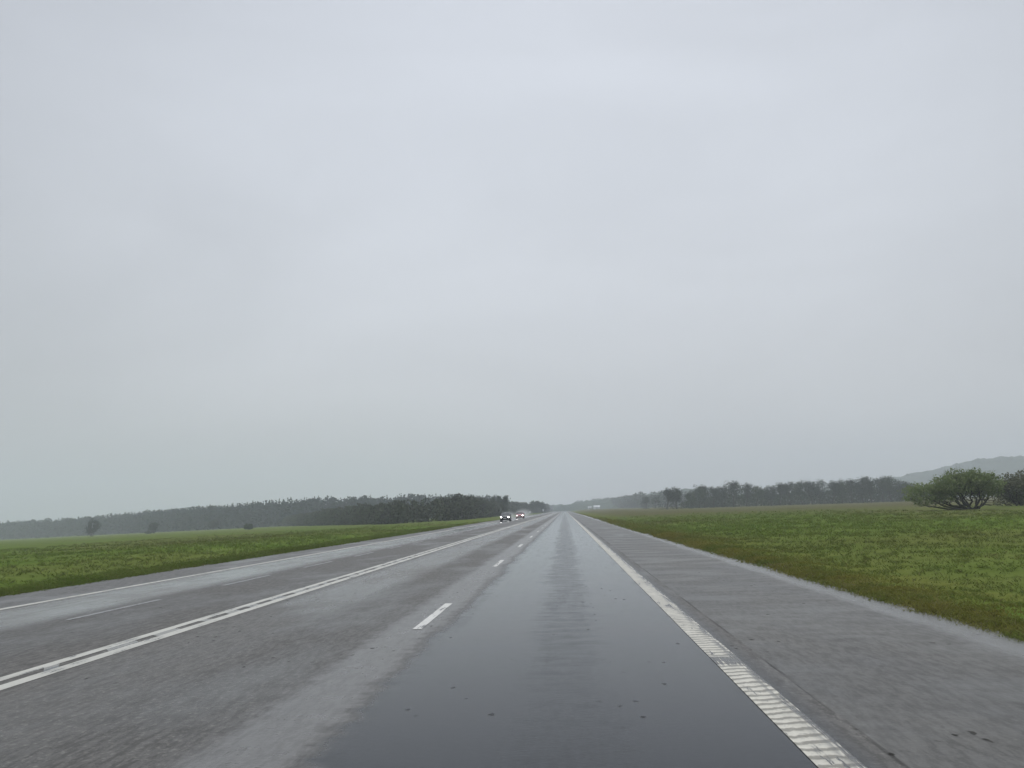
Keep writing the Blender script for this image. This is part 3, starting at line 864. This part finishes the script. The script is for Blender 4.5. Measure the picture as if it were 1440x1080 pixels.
hill('wooded_hill', [(1080, 700), (1150, 689), (1200, 683), (1230, 677), (1250, 673), (1280, 667), (1310, 660.5), (1327, 655), (1350, 651), (1380, 646), (1396, 649.5), (1408, 647), (1425, 645), (1445, 642), (1500, 639), (1600, 640), (1750, 650), (1850, 668)], 1350, 300, 3, 6, 3.)
hill('low_ridge', [(780, 714), (830, 706), (860, 702.5), (900, 698), (935, 693), (968, 689), (1000, 689), (1040, 692), (1090, 698), (1130, 703)], 1050, 200, 9, 4, 3.)

# ------------------------------------------------------------------ cars
GLASS = paint_mat('car_glass', (.012, .014, .017), (.02, .022, .025), .06, spec=.8)
TYRE = paint_mat('tyre_rubber', (.014, .014, .015), None, .7)
RIM = paint_mat('alloy_rim', (.45, .46, .47), None, .3, .8)
BLACK = paint_mat('black_trim', (.012, .012, .013), None, .45)
PLATE = paint_mat('white_plate', (.70, .71, .70), None, .4)
n = N('lit_headlamp'); n.bsdf((.8, .82, .85), .2, emis=((1, .97, .92), 24.)); LAMP = n.m
def make_car(label, body_mat, loc, rz, width=1.72, height=1.48):
    root = empty('car', loc, rz); tag(root, label, 'car')
    st = [(-2.05, .60, .34, .58, .56, .66), (-1.98, .76, .24, .64, .68, .74), (-1.75, .83, .2, .74, .72, .84), (-1.2, .86, .19, .88, .74, .95), (-.78, .86, .19, .92, .73, 1.0),
          (-.08, .86, .19, .95, .61, 1.40), (.35, .86, .19, .96, .61, 1.46), (1.0, .86, .19, .97, .60, 1.47), (1.55, .85, .19, .97, .58, 1.40), (1.98, .83, .22, .96, .63, 1.02), (2.06, .74, .34, .82, .62, .86)]
    kx, kz = width / 1.72, height / 1.48
    rings = []
    for (y, w_, zb, zw, wt_, zt) in st:
        half = [(0, zb), (w_ * .88, zb), (w_ * .985, zb + .12), (w_, (zb + zw) / 2), (w_ * .985, zw), (wt_ + .04, zt - .05), (wt_ - .06, zt), (0, zt + .025)]
        ring = [(x * kx, y, z * kz) for x, z in half] + [(-x * kx, y, z * kz) for x, z in half[-2:0:-1]]
        rings.append(ring)
    m = len(rings[0]); v = np.array(rings).reshape(-1, 3)
    f = []
    for a in range(len(rings) - 1):
        for b in range(m):
            c_ = (b + 1) % m
            f.append((a * m + b, a * m + c_, (a + 1) * m + c_, (a + 1) * m + b))
    g = Geo(); g.add(v, f)
    bo = g.build('body', body_mat, root, True)
    bm = bmesh.new(); bm.from_mesh(bo.data); bm.verts.ensure_lookup_table()
    bm.faces.new([bm.verts[i] for i in range(m)]); bm.faces.new([bm.verts[(len(rings) - 1) * m + i] for i in range(m)][::-1])
    bmesh.ops.recalc_face_normals(bm, faces=bm.faces); bm.to_mesh(bo.data); bm.free()
    def quad(name, pts, mat, th=.012):
        pts = [Vector((p[0] * kx, p[1], p[2] * kz)) for p in pts]
        nn = (pts[1] - pts[0]).cross(pts[3] - pts[0]).normalized() * th
        vv = [tuple(p + nn) for p in pts] + [tuple(p - nn) for p in pts]
        g = Geo(); g.add(vv, [(0, 1, 2, 3), (7, 6, 5, 4), (0, 4, 5, 1), (1, 5, 6, 2), (2, 6, 7, 3), (3, 7, 4, 0)])
        return g.build(name, mat, root)
    quad('windscreen', [(-.70, -.75, 1.035), (.70, -.75, 1.035), (.57, -.13, 1.41), (-.57, -.13, 1.41)], GLASS, .022)
    quad('rear_window', [(.60, 1.93, 1.08), (-.60, 1.93, 1.08), (-.53, 1.62, 1.37), (.53, 1.62, 1.37)], GLASS, .022)
    for s in (-1, 1):
        quad('side_window', [(s * .842, -.42, 1.0), (s * .85, 1.42, 1.02), (s * .66, 1.28, 1.37), (s * .672, .02, 1.36)], GLASS, .02)
        quad('headlight', [(s * .50, -2.035, .63), (s * .70, -1.975, .645), (s * .71, -1.945, .735), (s * .52, -2.01, .72)], LAMP, .03)
        g = Geo(); g.box(min(s * .84, s * 1.02) * kx, max(s * .84, s * 1.02) * kx, -.62, -.48, .98 * kz, 1.12 * kz); g.build('wing_mirror', body_mat, root)
        for yy in (-1.28, 1.28):
            wh = bpy.data.objects.new('wheel', None); wh.location = (s * .76 * kx, yy, .315); link(wh, root)
            g = Geo(); t = np.arange(20) * 2 * np.pi / 20
            prof = [(-.10, .19), (-.10, .29), (-.07, .315), (.07, .315), (.10, .29), (.10, .19)]
            vv = np.array([[(x, math.cos(a) * r_, math.sin(a) * r_) for a in t] for x, r_ in prof]).reshape(-1, 3)
            ff = [(i * 20 + k, i * 20 + (k + 1) % 20, (i + 1) * 20 + (k + 1) % 20, (i + 1) * 20 + k) for i in range(5) for k in range(20)]
            g.add(vv, ff); g.build('tyre', TYRE, wh, True)
            g = Geo(); xo = s * .085
            for k in range(5):
                a = k * 2 * np.pi / 5
                g.tubes([(xo, 0, 0)], [(xo, math.cos(a) * .18, math.sin(a) * .18)], [.035], [.028], 5)
            g.tubes([(xo - .02, 0, 0)], [(xo + .02, 0, 0)], [.05], [.05], 8)
            g.add(np.array([[(x, math.cos(a) * r_, math.sin(a) * r_) for a in t] for x, r_ in ((xo, .17), (xo, .195), (-xo * .5, .195))]).reshape(-1, 3),
                  [(i * 20 + k, i * 20 + (k + 1) % 20, (i + 1) * 20 + (k + 1) % 20, (i + 1) * 20 + k) for i in range(2) for k in range(20)])
            g.build('rim', RIM, wh)
            g = None
    quad('grille', [(-.40, -2.06, .50), (.40, -2.06, .50), (.42, -2.03, .64), (-.42, -2.03, .64)], BLACK, .02)
    quad('lower_grille', [(-.55, -2.06, .34), (.55, -2.06, .34), (.55, -2.06, .43), (-.55, -2.06, .43)], BLACK, .03)
    quad('number_plate', [(-.26, -2.11, .44), (.26, -2.11, .44), (.26, -2.11, .55), (-.26, -2.11, .55)], PLATE, .006)
    for s in (-1, 1):
        g = Geo(); g.tubes([(s * .58 * kx, .0, 1.48 * kz)], [(s * .57 * kx, 1.3, 1.51 * kz)], [.018], [.018], 5)
        g.build('roof_rail', BLACK, root)
    return root
make_car('dark grey hatchback with lit headlights, nearest of the oncoming cars', paint_mat('dark_car_paint', (.016, .021, .022), (.012, .015, .016), .4, .1, .3), (-9.65, 130, 0), R(0), 1.64, 1.44)
make_car('red hatchback with lit headlights following the dark car through spray', paint_mat('red_car_paint', (.34, .020, .026), (.28, .016, .022), .3, .1, .8), (-9.6, 172, 0), R(0), 1.64, 1.40)

# spray thrown up behind the two cars
def spray(loc, size, dens, label):
    bm = bmesh.new(); bmesh.ops.create_icosphere(bm, subdivisions=3, radius=1.)
    for v_ in bm.verts:
        f_ = 1 + .25 * mnoise.noise(v_.co * 1.7 + Vector(loc))
        v_.co = Vector((v_.co.x * size[0] * f_, v_.co.y * size[1] * f_, max(v_.co.z, -.55) * size[2] * f_))
    me = bpy.data.meshes.new('road_spray'); bm.to_mesh(me); bm.free()
    nn = N('spray_mist')
    pv = nn.node('ShaderNodeVolumePrincipled'); pv.inputs['Color'].default_value = (.97, .98, 1, 1); 
    ln = nn.node('ShaderNodeVectorMath', operation='LENGTH'); nn.put(ln.inputs[0], nn.coord('Object', tuple(1 / s_ for s_ in size)))
    cl = nn.noise(nn.coord('Object', (.8, .3, .8)), 1., 3, .6)
    nn.put(pv.inputs['Density'], nn.math('MULTIPLY', nn.smooth(nn.math('ADD', ln.outputs['Value'], nn.math('MULTIPLY', cl, .5)), 1.15, .25, 0, 1), dens))
    nn.t.links.new(pv.outputs[0], nn.out.inputs['Volume'])
    me.materials.append(nn.m)
    o = link(bpy.data.objects.new('road_spray', me)); o.location = loc
    return tag(o, label, 'spray', 'spray behind the cars', 'stuff')
spray((-9.8, 143, .75), (2.1, 9, 1.2), .11, 'pale mist of spray trailing behind the dark car')
spray((-9.8, 192, .95), (2.8, 14, 1.7), .09, 'pale mist of spray trailing behind the red car')

# ------------------------------------------------------------------ signs, barns
STEEL = paint_mat('galvanised_steel', (.30, .31, .32), None, .45, .6)
PALE = paint_mat('pale_sign_sheet', (.62, .64, .65), None, .45)
def sign(px, D, w_, h_, zc, label):
    x = lat(px, D); z = float(ground_z(x, D)); r_ = empty('road_sign', (x, D, z)); tag(r_, label, 'road sign')
    g = Geo(); g.tubes([(0, .06, -.2)], [(0, .06, zc + h_ * .5)], [.045], [.045], 8); g.build('post', STEEL, r_)
    bm = bmesh.new(); bmesh.ops.create_cube(bm, size=1.)
    for v_ in bm.verts: v_.co = Vector((v_.co.x * w_, v_.co.y * .03, v_.co.z * h_ + zc))
    bmesh.ops.bevel(bm, geom=[e_ for e_ in bm.edges if abs(e_.verts[0].co.y - e_.verts[1].co.y) > .01], offset=.06, segments=3, affect='EDGES')
    me = bpy.data.meshes.new('sign_panel'); bm.to_mesh(me); bm.free(); me.materials.append(PALE)
    link(bpy.data.objects.new('sign_panel', me), r_)
sign(764.3, 506, .95, 1.6, 1.75, 'upright pale road sign left of the road by the last roadside tree')
sign(746, 311, .8, .55, 1.1, 'small wide pale sign at the left verge beyond the red car')

WALLW = paint_mat('white_boards', (.60, .61, .60), (.48, .49, .48), .6)
ROOFP = paint_mat('pale_sheet_roof', (.50, .52, .54), (.42, .44, .46), .5)
DOORM = paint_mat('grey_door', (.20, .21, .22), None, .6)
def barn(px, D, w_, dp, hw, hr, label):
    x = lat(px, D); z = float(ground_z(x, D)) - .1
    r_ = empty('barn', (x, D, z)); tag(r_, label, 'barn')
    g = Geo(); g.box(-w_ / 2, w_ / 2, 0, dp, 0, hw)
    g.add([(-w_ / 2, .01, hw), (-w_ / 2, dp - .01, hw), (-w_ / 2, dp / 2, hr)], [(0, 1, 2)]); g.add([(w_ / 2, .01, hw), (w_ / 2, dp - .01, hw), (w_ / 2, dp / 2, hr)], [(0, 1, 2)])
    g.build('wall', WALLW, r_)
    g = Geo(); o_ = .35; t_ = .15
    for s in (0, 1):
        ye = -o_ if s == 0 else dp + o_
        ze = hw - o_ * (hr - hw) / (dp / 2) + .05
        vv = [(-w_ / 2 - o_, ye, ze), (w_ / 2 + o_, ye, ze), (w_ / 2 + o_, dp / 2, hr + .05), (-w_ / 2 - o_, dp / 2, hr + .05)]
        vv += [(a, b, c_ + t_) for a, b, c_ in vv]
        g.add(vv, [(0, 1, 2, 3), (4, 5, 6, 7), (0, 1, 5, 4), (1, 2, 6, 5), (3, 0, 4, 7)])
    g.build('roof', ROOFP, r_)
    g = Geo(); g.box(-.9, .9, -.05, 0, 0.02, hw * .8); g.build('door', DOORM, r_)
    for s in (-1, 1):
        g = Geo(); g.box(s * w_ * .33 - .4, s * w_ * .33 + .4, -.04, 0, hw * .4, hw * .8); g.build('window', GLASS, r_)
barn(838.5, 900, 6.8, 6.5, 2.2, 4.0, 'white barn with pale roof far beyond the road end, the wider of two')
barn(828.8, 900, 3.6, 4.2, 2.0, 3.0, 'small white shed far beyond the road end, left of the wider barn')

# ------------------------------------------------------------------ haze
n = N('haze_air')
pv = n.node('ShaderNodeVolumePrincipled'); pv.inputs['Color'].default_value = (.885, .942, 1, 1); pv.inputs['Density'].default_value = .00068
pv.inputs['Anisotropy'].default_value = .15
n.t.links.new(pv.outputs[0], n.out.inputs['Volume'])
g = Geo(); g.box(-3000, 3000, -160, 3000, -13, 165)
hz = g.build('haze', n.m)
tag(hz, kind='stuff')
